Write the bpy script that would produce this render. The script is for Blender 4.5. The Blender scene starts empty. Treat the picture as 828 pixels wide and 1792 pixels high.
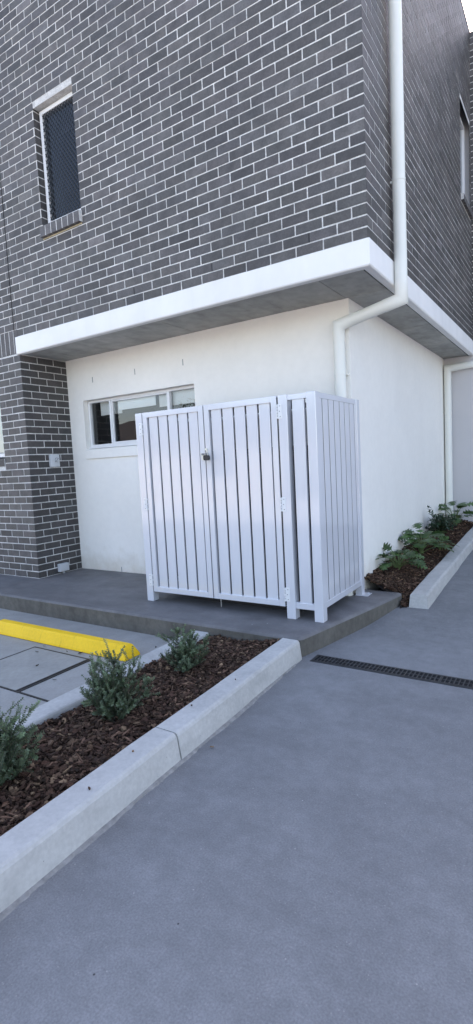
import bpy, math, random
from mathutils import Vector, Matrix
R = math.radians
scene = bpy.context.scene
col = scene.collection
rnd = random.Random(7)

# ------------------------------------------------------------------ helpers
def link(o, parent=None):
    col.objects.link(o)
    if parent: o.parent = parent
    return o

def tag(o, label=None, cat=None, group=None, kind=None):
    if label: o['label'] = label
    if cat: o['category'] = cat
    if group: o['group'] = group
    if kind: o['kind'] = kind
    return o

def empty(name, loc=(0, 0, 0), parent=None):
    o = bpy.data.objects.new(name, None)
    o.location = loc
    o.empty_display_size = 0.1
    return link(o, parent)

class MB:
    """collects faces and links them as one mesh object (world coordinates; parents sit at their base)"""
    def __init__(s): s.v = []; s.f = []; s.m = []; s.c = []; s.sm = []
    def face(s, pts, m=0, c=(1, 1, 1), smooth=False):
        n = len(s.v); s.v += [tuple(p) for p in pts]
        s.f.append(tuple(range(n, n + len(pts)))); s.m.append(m); s.c.append(c); s.sm.append(smooth)
    def mesh(s, verts, faces, m=0, c=(1, 1, 1), smooth=False):
        n = len(s.v); s.v += [tuple(p) for p in verts]
        for f in faces:
            s.f.append(tuple(n + i for i in f)); s.m.append(m); s.c.append(c); s.sm.append(smooth)
    def hexa(s, p, m=0, c=(1, 1, 1)):
        # p: 4 bottom ccw, 4 top ccw
        s.mesh(p, [(3, 2, 1, 0), (4, 5, 6, 7), (0, 1, 5, 4), (1, 2, 6, 5), (2, 3, 7, 6), (3, 0, 4, 7)], m, c)
    def box(s, x0, x1, y0, y1, z0, z1, m=0, c=(1, 1, 1)):
        s.hexa([(x0, y0, z0), (x1, y0, z0), (x1, y1, z0), (x0, y1, z0),
                (x0, y0, z1), (x1, y0, z1), (x1, y1, z1), (x0, y1, z1)], m, c)
    def tube(s, path, r, seg=20, m=0, cap=True, c=(1, 1, 1)):
        """tube with mitred corners along a polyline; r number or list"""
        P = [Vector(p) for p in path]; n = len(P)
        rr = r if isinstance(r, (list, tuple)) else [r] * n
        d0 = (P[1] - P[0]).normalized()
        a = Vector((0, 0, 1)) if abs(d0.z) < .9 else Vector((1, 0, 0))
        u = d0.cross(a).normalized(); w = d0.cross(u).normalized()
        ring = [P[0] + (u * math.cos(2 * math.pi * i / seg) + w * math.sin(2 * math.pi * i / seg)) * rr[0] for i in range(seg)]
        rings = [ring]
        off = [(u * math.cos(2 * math.pi * i / seg) + w * math.sin(2 * math.pi * i / seg)) for i in range(seg)]
        for k in range(1, n):
            d = (P[k] - P[k - 1]).normalized()
            nrm = d if k == n - 1 else (d + (P[k + 1] - P[k]).normalized()).normalized()
            new = []; noff = []
            for o in off:
                q = P[k - 1] + o * rr[k]
                t = (P[k] - q).dot(nrm) / max(d.dot(nrm), 1e-4)
                new.append(q + d * t)
            rings.append(new)
            if k < n - 1:
                d2 = (P[k + 1] - P[k]).normalized()
                rot = d.rotation_difference(d2)
                off = [rot @ o for o in off]
        vs = [p for r_ in rings for p in r_]
        fs = []
        for k in range(n - 1):
            for i in range(seg):
                j = (i + 1) % seg
                fs.append((k * seg + i, k * seg + j, (k + 1) * seg + j, (k + 1) * seg + i))
        s.mesh(vs, fs, m, c, True)
        if cap:
            s.face(list(reversed(rings[0])), m, c); s.face(rings[-1], m, c)
    def sweep(s, prof, a, b, m=0, c=(1, 1, 1), cap=True):
        """prof: function(t)->list of 3-D points at t in 0..1 (a..b steps)"""
        pass
    def loft(s, rings, m=0, c=(1, 1, 1), closed=True, cap=True, smooth=False):
        n = len(rings[0]); vs = [p for r_ in rings for p in r_]; fs = []
        for k in range(len(rings) - 1):
            for i in range(n if closed else n - 1):
                j = (i + 1) % n
                fs.append((k * n + i, k * n + j, (k + 1) * n + j, (k + 1) * n + i))
        s.mesh(vs, fs, m, c, smooth)
        if cap and closed:
            s.face(list(reversed(rings[0])), m, c); s.face(rings[-1], m, c)
    def build(s, name, mats, parent=None, bevel=0, seg=2, recalc=False):
        me = bpy.data.meshes.new(name)
        off = Vector((0, 0, 0))
        p = parent
        while p: off += p.location; p = p.parent
        me.from_pydata([(x - off.x, y - off.y, z - off.z) for x, y, z in s.v], [], s.f)
        for mt in (mats if isinstance(mats, (list, tuple)) else [mats]): me.materials.append(mt)
        me.polygons.foreach_set('material_index', s.m)
        me.polygons.foreach_set('use_smooth', s.sm)
        ca = me.color_attributes.new('Col', 'FLOAT_COLOR', 'CORNER')
        buf = []
        for f, c in zip(s.f, s.c): buf += [c[0], c[1], c[2], 1.0] * len(f)
        ca.data.foreach_set('color', buf)
        me.update()
        if recalc:
            import bmesh
            bm = bmesh.new(); bm.from_mesh(me)
            bmesh.ops.recalc_face_normals(bm, faces=bm.faces); bm.to_mesh(me); bm.free()
        o = link(bpy.data.objects.new(name, me), parent)
        if bevel:
            md = o.modifiers.new('bevel', 'BEVEL'); md.width = bevel; md.segments = seg
            md.limit_method = 'ANGLE'; md.angle_limit = R(40); md.harden_normals = False
        return o

# ------------------------------------------------------------------ materials
def new_mat(name):
    m = bpy.data.materials.new(name); m.use_nodes = True
    nt = m.node_tree; b = nt.nodes['Principled BSDF']
    return m, nt, b

def N(nt, t, **kw):
    n = nt.nodes.new(t)
    for k, v in kw.items():
        if k in n.inputs: n.inputs[k].default_value = v
        else: setattr(n, k, v)
    return n

def coords(nt): return N(nt, 'ShaderNodeTexCoord').outputs['Object']

def ramp(nt, fac, stops):
    r = N(nt, 'ShaderNodeValToRGB'); el = r.color_ramp.elements
    while len(el) < len(stops): el.new(.5)
    for e, (p, c) in zip(el, stops):
        e.position = p; e.color = (c[0], c[1], c[2], 1) if not isinstance(c, (int, float)) else (c, c, c, 1)
    nt.links.new(fac, r.inputs['Fac']); return r.outputs['Color']

def mul(nt, a, b, f=1.0):
    m = N(nt, 'ShaderNodeMix', data_type='RGBA', blend_type='MULTIPLY')
    m.inputs[0].default_value = f
    for s, i in ((a, 6), (b, 7)):
        if hasattr(s, 'links'): nt.links.new(s, m.inputs[i])
        else: m.inputs[i].default_value = (*s, 1)
    return m.outputs[2]

def mixc(nt, fac, a, b):
    m = N(nt, 'ShaderNodeMix', data_type='RGBA')
    for s, i in ((fac, 0), (a, 6), (b, 7)):
        if hasattr(s, 'links'): nt.links.new(s, m.inputs[i])
        elif i == 0: m.inputs[0].default_value = s
        else: m.inputs[i].default_value = (*s, 1)
    return m.outputs[2]

def noise(nt, co, scale, detail=4, rough=.55, dist=0):
    n = N(nt, 'ShaderNodeTexNoise', Scale=scale, Detail=detail, Roughness=rough, Distortion=dist)
    nt.links.new(co, n.inputs['Vector']); return n.outputs['Fac']

def stretch(nt, co, sc):
    mp = N(nt, 'ShaderNodeMapping'); mp.inputs['Scale'].default_value = sc
    nt.links.new(co, mp.inputs['Vector']); return mp.outputs['Vector']

def bump(nt, b, h, strength, dist=.01):
    bp = N(nt, 'ShaderNodeBump'); bp.inputs['Strength'].default_value = strength; bp.inputs['Distance'].default_value = dist
    nt.links.new(h, bp.inputs['Height']); nt.links.new(bp.outputs['Normal'], b.inputs['Normal'])

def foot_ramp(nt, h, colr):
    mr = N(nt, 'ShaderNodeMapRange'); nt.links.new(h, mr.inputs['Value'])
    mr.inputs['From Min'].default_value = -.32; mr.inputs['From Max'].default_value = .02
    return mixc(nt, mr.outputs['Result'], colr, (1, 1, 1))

def surface(name, base, rough=.7, vars=((3, .8, 1.1),), bumps=(60, .1, .004), spec=.5, attr=False, stain=None, specks=None, foot=None):
    """base colour times several noise layers, fine bump"""
    m, nt, b = new_mat(name); co = coords(nt)
    c = base
    if attr:
        a = N(nt, 'ShaderNodeAttribute', attribute_name='Col'); c = mul(nt, base, a.outputs['Color'])
    for sc, lo, hi in vars:
        f = noise(nt, co, sc); c = mul(nt, c, ramp(nt, f, [(.3, lo), (.7, hi)]))
    if stain:
        vec, sc, lo, p0, p1 = stain
        f = noise(nt, stretch(nt, co, vec), sc, 6, .6); c = mul(nt, c, ramp(nt, f, [(p0, lo), (p1, 1.0)]))
    if specks:
        for sc, thr, cc in specks:
            v = N(nt, 'ShaderNodeTexVoronoi', Scale=sc); nt.links.new(co, v.inputs['Vector'])
            f = ramp(nt, v.outputs['Distance'], [(thr, 1.0), (thr * 1.5, 0.0)])
            k = ramp(nt, v.outputs['Color'], [(.55, 0.0), (.6, 1.0)])
            c = mixc(nt, mul(nt, f, k), c, cc)
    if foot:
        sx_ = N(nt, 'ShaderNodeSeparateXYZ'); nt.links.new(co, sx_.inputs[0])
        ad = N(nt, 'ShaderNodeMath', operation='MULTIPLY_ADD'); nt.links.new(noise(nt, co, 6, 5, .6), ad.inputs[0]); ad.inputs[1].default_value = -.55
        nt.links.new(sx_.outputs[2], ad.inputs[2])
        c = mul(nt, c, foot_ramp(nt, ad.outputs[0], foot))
    if hasattr(c, 'links'): nt.links.new(c, b.inputs['Base Color'])
    else: b.inputs['Base Color'].default_value = (*c, 1)
    b.inputs['Roughness'].default_value = rough
    b.inputs['Specular IOR Level'].default_value = spec
    if bumps: bump(nt, b, noise(nt, co, bumps[0], 5, .6), bumps[1], bumps[2])
    return m

M = {}
M['brick'] = surface('dark_brick', (.086, .080, .078), .6, ((1.1, .86, 1.14), (9, .78, 1.22), (70, .82, 1.18)), (160, .3, .003), .5, attr=True)
M['mortar'] = surface('pale_mortar', (.72, .71, .69), .9, ((2.2, .74, 1.10), (14, .84, 1.1), (60, .78, 1.15)), (220, .4, .003), .2)
M['dark_joint'] = surface('sealed_joint', (.02, .02, .022), .8)
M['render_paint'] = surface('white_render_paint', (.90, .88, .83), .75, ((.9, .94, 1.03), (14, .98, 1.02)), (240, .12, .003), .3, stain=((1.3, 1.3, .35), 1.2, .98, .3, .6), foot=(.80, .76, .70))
M['grey_paint'] = surface('grey_render_paint', (.57, .555, .56), .8, ((1, .95, 1.03),), (240, .12, .003), .3)
M['band_paint'] = surface('white_band_paint', (.84, .83, .815), .65, ((2.5, .95, 1.03),), (130, .1, .003), .35, stain=((5, 5, 1.2), 1.2, .965, .3, .55))
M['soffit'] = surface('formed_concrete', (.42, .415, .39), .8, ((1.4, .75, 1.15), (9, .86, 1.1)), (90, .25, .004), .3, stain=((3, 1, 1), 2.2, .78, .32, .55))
M['pvc'] = surface('cream_plastic_pipe', (.80, .80, .745), .42, ((2, .96, 1.02),), None, .45)
M['powder'] = surface('pale_powder_coat', (.69, .70, .745), .28, ((2, .97, 1.02),), (300, .03, .001), .5)
_b = M['powder'].node_tree.nodes['Principled BSDF']; _b.inputs['Coat Weight'].default_value = 1.0; _b.inputs['Coat Roughness'].default_value = .07; _b.inputs['Coat IOR'].default_value = 1.75; _b.inputs['Metallic'].default_value = .05
M['alu'] = surface('white_aluminium', (.78, .785, .79), .35, ((3, .96, 1.03),), None, .5)
M['steel'] = surface('zinc_steel', (.55, .54, .5), .35, ((12, .85, 1.1),), None, .5); M['steel'].node_tree.nodes['Principled BSDF'].inputs['Metallic'].default_value = .8
M['cream_latch'] = surface('cream_latch_paint', (.82, .79, .68), .4, ((20, .9, 1.05),), None)
M['black_plastic'] = surface('black_plastic', (.016, .017, .02), .4, ((30, .8, 1.2),), (200, .1, .001))
M['cabinet'] = surface('dark_cabinet_steel', (.03, .033, .038), .5, ((6, .8, 1.2),), None)
M['porch'] = surface('grey_sealed_concrete', (.175, .168, .168), .62, ((.8, .78, 1.14), (6, .86, 1.1), (40, .92, 1.07)), (120, .2, .003), .35, stain=((1, 2.4, 1), 2.4, .8, .28, .55), specks=((9, .035, (.42, .42, .42)),))
M['porch_edge'] = surface('cast_slab_edge', (.15, .14, .122), .85, ((2, .75, 1.12), (25, .85, 1.1)), (110, .3, .004), .25, stain=((6, 6, 1.2), 1.8, .78, .3, .55))
M['drive'] = surface('driveway_concrete', (.224, .226, .230), .8, ((.55, .87, 1.07), (2.6, .91, 1.07), (9, .94, 1.05), (24, .92, 1.06), (140, .82, 1.15)), (180, .3, .003), .3, stain=((.5, 2.6, 1), 1.9, .91, .3, .55), specks=((6, .016, (.5, .5, .48)), (5, .016, (.05, .05, .05)), (17, .04, (.34, .33, .32)), (60, .12, (.27, .265, .26))))
M['parking'] = surface('pale_new_concrete', (.335, .325, .305), .85, ((.9, .86, 1.08), (7, .92, 1.06), (60, .93, 1.06)), (150, .25, .003), .3, specks=((7, .03, (.08, .075, .07)),))
M['kerb'] = surface('pale_kerb_concrete', (.51, .50, .475), .85, ((1.2, .86, 1.06), (8, .93, 1.05), (50, .92, 1.07)), (110, .3, .004), .25, stain=((1, 1, 3), 3, .86, .3, .5), specks=((22, .035, (.24, .23, .22)),))
M['joint_sand'] = surface('ragged_mortar_edge', (.27, .26, .25), .9, ((30, .7, 1.2),), (90, .5, .006))
M['soil'] = surface('dark_soil', (.02, .014, .011), .95, ((25, .6, 1.3),), (60, .8, .01))
M['bark'] = surface('bark_chips', (.070, .041, .027), .85, ((40, .75, 1.25),), (150, .4, .004), .25, attr=True)
M['yellow'] = surface('yellow_rubber_paint', (1.0, .62, .015), .5, ((5, .92, 1.04), (60, .93, 1.04)), (60, .15, .003), .25, stain=((16, 2.5, 2), 2.4, .78, .26, .40))
M['cover_edge'] = surface('rusty_black_steel', (.025, .023, .022), .6, ((30, .6, 1.4),), (120, .3, .002))
M['cover_fill'] = surface('cover_concrete', (.34, .33, .305), .85, ((4, .86, 1.07), (30, .93, 1.05)), (150, .25, .003), .3, stain=((7, 2, 1), 1.4, .88, .3, .42))
M['grate'] = surface('black_grate_iron', (.03, .031, .034), .45, ((15, .7, 1.4),), (140, .2, .002))
M['void'] = surface('drain_void', (.006, .006, .007), .9, (), None)
M['room'] = surface('dim_room', (.10, .10, .10), .9, (), None)
M['blind'] = surface('roller_blind_fabric', (.86, .86, .84), .8, ((3, .97, 1.02),), (400, .1, .001), .2)
M['lit_blind'] = surface('lit_roller_blind_fabric', (.93, .94, .93), .8, ((3, .98, 1.02),), (400, .1, .001), .2)
M['outlet'] = surface('pale_grey_plastic', (.58, .60, .62), .4, ((8, .95, 1.03),), None)
M['outlet_mark'] = surface('mid_grey_plastic', (.24, .25, .27), .4, (), None)
M['bounce_ground'] = surface('forecourt_bounce_concrete', (.66, .61, .53), .9, ((.2, .8, 1.2), (40, .7, 1.3)), (80, .4, .01))  # forecourt colour raised past real concrete to bounce light onto the walls
M['tile'] = surface('brown_roof_tile', (.11, .09, .08), .8, ((3, .8, 1.2),), (30, .4, .02))
M['cream_brick'] = surface('cream_wall', (.50, .44, .36), .85, ((3, .85, 1.1),), (60, .3, .01))
M['trunk'] = surface('tree_bark', (.12, .09, .07), .9, ((8, .7, 1.3),), (30, .5, .01))
M['fence_paint'] = surface('timber_fence', (.22, .17, .12), .85, ((5, .8, 1.2),), (40, .3, .005))

def leaf_mat(name, base, trans=.25, rough=.5):
    m, nt, b = new_mat(name)
    a = N(nt, 'ShaderNodeAttribute', attribute_name='Col')
    c = mul(nt, base, a.outputs['Color'])
    c = mul(nt, c, ramp(nt, noise(nt, coords(nt), 35), [(.3, .75), (.7, 1.2)]))
    nt.links.new(c, b.inputs['Base Color']); b.inputs['Roughness'].default_value = rough
    tr = N(nt, 'ShaderNodeBsdfTranslucent'); nt.links.new(c, tr.inputs['Color'])
    mx = N(nt, 'ShaderNodeMixShader'); mx.inputs[0].default_value = trans
    nt.links.new(b.outputs[0], mx.inputs[1]); nt.links.new(tr.outputs[0], mx.inputs[2])
    nt.links.new(mx.outputs[0], nt.nodes['Material Output'].inputs['Surface'])
    return m
M['grey_leaf'] = leaf_mat('grey_green_leaf', (.135, .185, .102))
M['twig'] = surface('grey_twig', (.16, .14, .11), .8, ((30, .8, 1.2),), None)
M['lobed_leaf'] = leaf_mat('glossy_lobed_leaf', (.068, .130, .043), .2, .38)
M['dark_leaf'] = leaf_mat('dark_shrub_leaf', (.030, .062, .030), .18, .42)
M['petiole'] = surface('leaf_stalk', (.12, .17, .06), .5, ((20, .8, 1.2),), None)
M['tree_leaf'] = leaf_mat('tree_leaf', (.06, .11, .035))

def glass_mat(name, tint, refl):
    m, nt, b = new_mat(name); nt.nodes.remove(b)
    t = N(nt, 'ShaderNodeBsdfTransparent'); t.inputs['Color'].default_value = (*tint, 1)
    g = N(nt, 'ShaderNodeBsdfGlossy'); g.inputs['Roughness'].default_value = .0; g.inputs['Color'].default_value = (.95, .97, 1, 1)
    lw = N(nt, 'ShaderNodeFresnel', IOR=refl)
    mx = N(nt, 'ShaderNodeMixShader')
    nt.links.new(lw.outputs[0], mx.inputs[0]); nt.links.new(t.outputs[0], mx.inputs[1]); nt.links.new(g.outputs[0], mx.inputs[2])
    nt.links.new(mx.outputs[0], nt.nodes['Material Output'].inputs['Surface']); return m
M['glass'] = glass_mat('window_glass', (.93, .96, .96), 1.75)
M['dark_glass'] = glass_mat('tinted_glass', (.25, .28, .32), 1.7)

# ------------------------------------------------------------------ measured layout
H = 2.75                    # soffit height above the porch slab
YB = -0.68                  # face of the upper brickwork
XB = 0.42                   # right face of the upper brickwork
XP = -3.89                  # right face of the brick pier
YBACK = 4.10                # wall at the end of the planting bed
TOP = 7.3
CR = 2.75 / 32              # brick course
ZD = -0.15                  # driveway
ZP = -0.17                  # parking bay
def drive_z(y): return ZD + .058 * max(0., y + .5)

# ------------------------------------------------------------------ brickwork
def brickwork(mb, org, ud, nd, u0, u1, z0, z1, holes=(), start=0.0, flip=0, seed=1, cbase=1.0, zoff=0.0):
    """stretcher bond laid brick by brick; u measured along ud from org, bricks proud of a mortar bed.
       start: u of the corner the bond is set out from; flip: which course parity starts with a header"""
    rg = random.Random(seed)
    o = Vector(org); ud = Vector(ud); nd = Vector(nd)
    def pt(u, z, d): return o + ud * u + Vector((0, 0, z)) + nd * d
    right_handed = ud.cross(Vector((0, 0, 1))).dot(nd) > 0
    def quad(a, b, c, d, m, cc):
        mb.face([a, b, c, d] if right_handed else [d, c, b, a], m, cc)
    k0 = math.floor((z0 - zoff) / CR + 1e-6); k1 = math.ceil((z1 - zoff) / CR - 1e-6)
    # mortar bed, split round the holes
    us = sorted({u0, u1, *[h[0] for h in holes], *[h[1] for h in holes]})
    zs = sorted({z0, z1, *[h[2] for h in holes], *[h[3] for h in holes]})
    us = [u for u in us if u0 <= u <= u1]; zs = [z for z in zs if z0 <= z <= z1]
    for i in range(len(us) - 1):
        for j in range(len(zs) - 1):
            uc, zc = (us[i] + us[i + 1]) / 2, (zs[j] + zs[j + 1]) / 2
            if any(h[0] < uc < h[1] and h[2] < zc < h[3] for h in holes): continue
            quad(pt(us[i], zs[j], 0), pt(us[i + 1], zs[j], 0), pt(us[i + 1], zs[j + 1], 0), pt(us[i], zs[j + 1], 0), 1, (1, 1, 1))
    jt = .0058
    for k in range(k0, k1):
        za = max(zoff + k * CR + jt, z0); zb = min(zoff + (k + 1) * CR - jt, z1)
        if zb - za < .015: continue
        sh = .12 if (k + flip) % 2 else 0.0
        n0 = math.floor((u0 - start - sh) / .24) - 1; n1 = math.ceil((u1 - start - sh) / .24) + 1
        for n in range(n0, n1):
            a = start + sh + n * .24; b = a + .24
            a1 = a + (jt if abs(a - start) > .001 else 0); b1 = b - (jt if abs(b - start) > .001 else 0)
            segs = [(max(a1, u0), min(b1, u1))]
            for h in holes:
                if zb > h[2] + .004 and za < h[3] - .004:
                    new = []
                    for s, e in segs:
                        if h[1] <= s or h[0] >= e: new.append((s, e)); continue
                        if s < h[0]: new.append((s, h[0]))
                        if e > h[1]: new.append((h[1], e))
                    segs = new
            # a cut brick never spans a corner at `start`
            out = []
            for s, e in segs:
                if s < start - .001 and e > start + .001: out += [(s, start), (start, e)]
                else: out.append((s, e))
            for s, e in out:
                if e - s < .02: continue
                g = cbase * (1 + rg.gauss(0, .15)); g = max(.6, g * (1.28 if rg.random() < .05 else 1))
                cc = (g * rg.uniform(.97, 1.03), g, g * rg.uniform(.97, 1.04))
                d = .0022 + rg.uniform(-.0008, .0012)
                j = lambda: rg.uniform(-.0012, .0012)
                es = 0 if abs(s - u0) < .001 or abs(s - start) < .001 else 1
                ee = 0 if abs(e - u1) < .001 or abs(e - start) < .001 else 1
                c0 = (s + j() * es, za + j()); c1 = (e + j() * ee, za + j()); c2 = (e + j() * ee, zb + j()); c3 = (s + j() * es, zb + j())
                f = [pt(*c, d) for c in (c0, c1, c2, c3)]; bk = [pt(*c, -.004) for c in (c0, c1, c2, c3)]
                quad(*f, 0, cc)
                for q in range(4):
                    r = (q + 1) % 4; quad(bk[q], bk[r], f[r], f[q], 0, cc)

def rowlock(mb, x0, x1, y0, y1, z0, z1, n, seed=3, drop=0., axis='x', cb=1.0):
    """a row of bricks on edge with mortar between them"""
    rg = random.Random(seed)
    w = (x1 - x0) / n
    def P(u, v, z): return (u, v, z) if axis == 'x' else (v, u, z)
    def hx(u0, u1, v0, v1, za, zb, dr, m, c):
        p = [P(u0, v0, za), P(u1, v0, za), P(u1, v1, za), P(u0, v1, za), P(u0, v0, zb - dr), P(u1, v0, zb - dr), P(u1, v1, zb), P(u0, v1, zb)]
        mb.hexa(p, m, c)
    for i in range(n):
        g = cb * (1 + rg.gauss(0, .09))
        hx(x0 + i * w + .005, x0 + (i + 1) * w - .005, y0 + rg.uniform(-.001, .001), y1, z0 + rg.uniform(0, .002), z1 + rg.uniform(-.001, .001), drop, 0, (g, g, g * 1.02))
    s = .0012 if y1 > y0 else -.0012
    hx(x0 + .002, x1 - .002, y0 + s, y1 - s, z0 + .004, z1 - .0014, drop, 1, (1, 1, 1))

# ================================================================== BUILDING
bld = tag(empty('apartment_building', (-1.7, 0, 0)), 'dark grey brick building whose upper storey overhangs a white rendered ground floor', 'building')
BM = [M['brick'], M['mortar']]
ZB0, ZB1 = H, 2.957         # white band
upw = (-3.285, -2.648, 4.055, 5.30)      # upper front window (x0,x1,z0,z1)
mb = MB()
brickwork(mb, (XB, YB, 0), (1, 0, 0), (0, -1, 0), -9.6, 0, ZB1, TOP,
          holes=[(upw[0] - XB, upw[1] - XB, upw[2], upw[3]), (-4.386, -4.370, ZB1, TOP), (-9.6, -4.38, ZB1, 3.0428)], flip=1, seed=11, zoff=ZB1)
front_wall = mb.build('upper_brick_wall', BM, bld)
mb = MB(); mb.box(-3.964, -3.950, YB + .004, YB + .03, 3.0, TOP); mb.build('control_joint', M['dark_joint'], bld)
for n_ in (2, 6, 10, 14, 18, 22):
    xw = XB - .24 * n_
    if n_ < 16: mb = MB(); mb.box(xw - .0055, xw + .0055, YB - .0014, YB + .01, ZB1 + CR + .004, ZB1 + 2 * CR - .006); mb.build('weep_hole', M['dark_joint'], bld)
# right flank of the upper storey with its window
sw = (3.25, 4.02, 4.70, 6.0)
mb = MB()
brickwork(mb, (XB, YB, 0), (0, 1, 0), (1, 0, 0), 0, YBACK - YB, ZB1, TOP, holes=[(sw[0] - YB, sw[1] - YB, sw[2], sw[3])], flip=0, seed=12, zoff=ZB1)
mb.build('flank_brick_wall', BM, bld)
# lower pier: front face and right face
loww = (-5.3, -4.372, 1.61, 2.40)
mb = MB()
brickwork(mb, (XP, YB, 0), (1, 0, 0), (0, -1, 0), -5.4, 0, -.1, 3.0428,
          holes=[(-5.4, loww[1] - XP, loww[2] - .07 - .115, loww[3]), (-5.4, -.0, 2.765, 3.0428)], flip=0, seed=13)
brickwork(mb, (XP, YB, 0), (0, 1, 0), (1, 0, 0), 0, -YB, -.1, H + .004, flip=1, seed=14, cbase=.72)  # right face bricks toned down for the shade under the overhang
rowlock(mb, -5.4 + XP, XP + .0, YB - .003, YB + .10, 2.768, 3.0415, 62, 5)
rowlock(mb, -5.4 + XP, loww[1], YB - .012, YB + .12, loww[2] - .185, loww[2] - .07, 12, 6, .02, cb=.8)
mb.build('brick_pier', BM, bld)

# windows ----------------------------------------------------------------
def frame_bars(mb, x0, x1, z0, z1, y0, y1, w):
    mb.box(x0, x0 + w, y0, y1, z0, z1); mb.box(x1 - w, x1, y0, y1, z0, z1)
    mb.box(x0 + w, x1 - w, y0, y1, z0, z0 + w); mb.box(x0 + w, x1 - w, y0, y1, z1 - w, z1)

# upper front window: brick reveal, rowlock sill, frame, security mesh
w = empty('window', ((upw[0] + upw[1]) / 2, YB, upw[2]), bld)
w.location = Vector(w.location) - bld.location
w['label'] = 'narrow upstairs window with dark diamond security mesh and brick sill'
mb = MB()
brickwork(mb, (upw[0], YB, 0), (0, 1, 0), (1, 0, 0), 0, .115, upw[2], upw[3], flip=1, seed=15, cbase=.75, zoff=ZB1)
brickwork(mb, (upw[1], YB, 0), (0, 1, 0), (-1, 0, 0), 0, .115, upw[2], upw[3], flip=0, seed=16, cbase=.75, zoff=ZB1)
mb.face([(upw[0], YB, upw[3]), (upw[1], YB, upw[3]), (upw[1], YB + .115, upw[3]), (upw[0], YB + .115, upw[3])], 1)
mb.build('reveal', BM, w)
mb = MB(); rowlock(mb, upw[0] + .004, upw[1] + .012, YB - .045, YB + .10, 3.925, 4.072, 7, 8, .035, cb=1.15)
mb.build('sill', BM, w)
mb = MB(); mb.box(upw[0], upw[1], YB - .006, YB - .002, 3.913, 3.925); mb.build('sill_mortar', surface('yellowed_mortar', (.5, .44, .30), .9), w)
mb = MB(); frame_bars(mb, upw[0] + .018, upw[1] - .002, 4.075, upw[3] - .01, YB + .065, YB + .115, .042); mb.build('frame', M['alu'], w, .003)
mb = MB(); mb.face([(upw[0], YB + .10, 4.06), (upw[1], YB + .10, 4.06), (upw[1], YB + .10, upw[3]), (upw[0], YB + .10, upw[3])])
mb.build('pane', M['dark_glass'], w)
mb = MB()
gx0, gx1, gz0, gz1 = upw[0] + .062, upw[1] - .046, 4.118, upw[3] - .055
st = .046
k = -40
def bar(mb, a, b, r, y):
    d = Vector((b[0] - a[0], 0, b[1] - a[1])); L = d.length
    if L < .01: return
    d /= L; p = Vector((-d.z, 0, d.x)) * r
    A = Vector((a[0], y, a[1])); B = Vector((b[0], y, b[1])); t = Vector((0, .003, 0))
    mb.hexa([A - p - t, B - p - t, B - p + t, A - p + t, A + p - t, B + p - t, B + p + t, A + p + t])
for sgn in (1, -1):
    s = -3.0
    while s < 3.0:
        # line z = gz0 + 1.45*sgn*(x-xm) + s
        xm = (gx0 + gx1) / 2; sl = 1.45 * sgn; pts = []
        xs = [gx0, gx1] + [xm + (zz - gz0 - s) / sl for zz in (gz0, gz1)]
        xs = sorted(xs); xa, xb = xs[1], xs[2]
        za, zb = gz0 + sl * (xa - xm) + s, gz0 + sl * (xb - xm) + s
        if gx0 - 1e-6 <= xa and xb <= gx1 + 1e-6 and gz0 - 1e-4 <= min(za, zb) and max(za, zb) <= gz1 + 1e-4:
            bar(mb, (xa, za), (xb, zb), .0038, YB + .072 + .002 * sgn)
        s += st * 1.45
mb.build('security_mesh', M['black_plastic'], w)
mb = MB(); mb.box(upw[0] - .3, upw[1] + .3, YB + .6, YB + .62, 3.9, 5.4); mb.build('room_back', M['room'], w)

# flank window
w2 = empty('window', (0, 0, 0), bld); w2.location = Vector((XB, sw[0], sw[2])) - bld.location
w2['label'] = 'upstairs side window at the far end of the right brick wall'
mb = MB(); rowlock(mb, sw[0] + .004, sw[1] - .004, XB + .04, XB - .12, sw[2] - .01, sw[2] + .10, 8, 9, .03, axis='y', cb=1.3); mb.build('sill', BM, w2, recalc=True)
mb = MB()
for a, b, c, d in ((sw[0], sw[0] + .045, sw[2] + .1, sw[3]), (sw[1] - .045, sw[1], sw[2] + .1, sw[3]), (sw[0] + .045, sw[1] - .045, sw[2] + .1, sw[2] + .145), (sw[0] + .045, sw[1] - .045, sw[3] - .045, sw[3])):
    mb.box(XB - .12, XB - .07, a, b, c, d)
mb.build('frame', M['alu'], w2)
mb = MB(); mb.face([(XB - .1, sw[0], sw[2]), (XB - .1, sw[1], sw[2]), (XB - .1, sw[1], sw[3]), (XB - .1, sw[0], sw[3])]); mb.build('pane', M['dark_glass'], w2)
mb = MB(); mb.box(XB - .62, XB - .6, sw[0] - .3, sw[1] + .3, sw[2] - .2, sw[3] + .1); mb.build('room_back', M['room'], w2)

# lower left window
w3 = empty('window', (0, 0, 0), bld); w3.location = Vector((loww[1], YB, loww[2])) - bld.location
w3['label'] = 'ground floor window at the left edge beside the brick pier'
mb = MB(); frame_bars(mb, loww[0], loww[1], loww[2] - .065, loww[3], YB + .05, YB + .10, .045); mb.build('frame', M['alu'], w3, .003)
mb = MB(); mb.face([(loww[0], YB + .08, loww[2]), (loww[1], YB + .08, loww[2]), (loww[1], YB + .08, loww[3]), (loww[0], YB + .08, loww[3])]); mb.build('pane', M['glass'], w3)
mb = MB(); mb.box(loww[0], loww[1], YB + .16, YB + .165, loww[2] - .06, loww[3]); mb.build('blind', M['blind'], w3)

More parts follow.
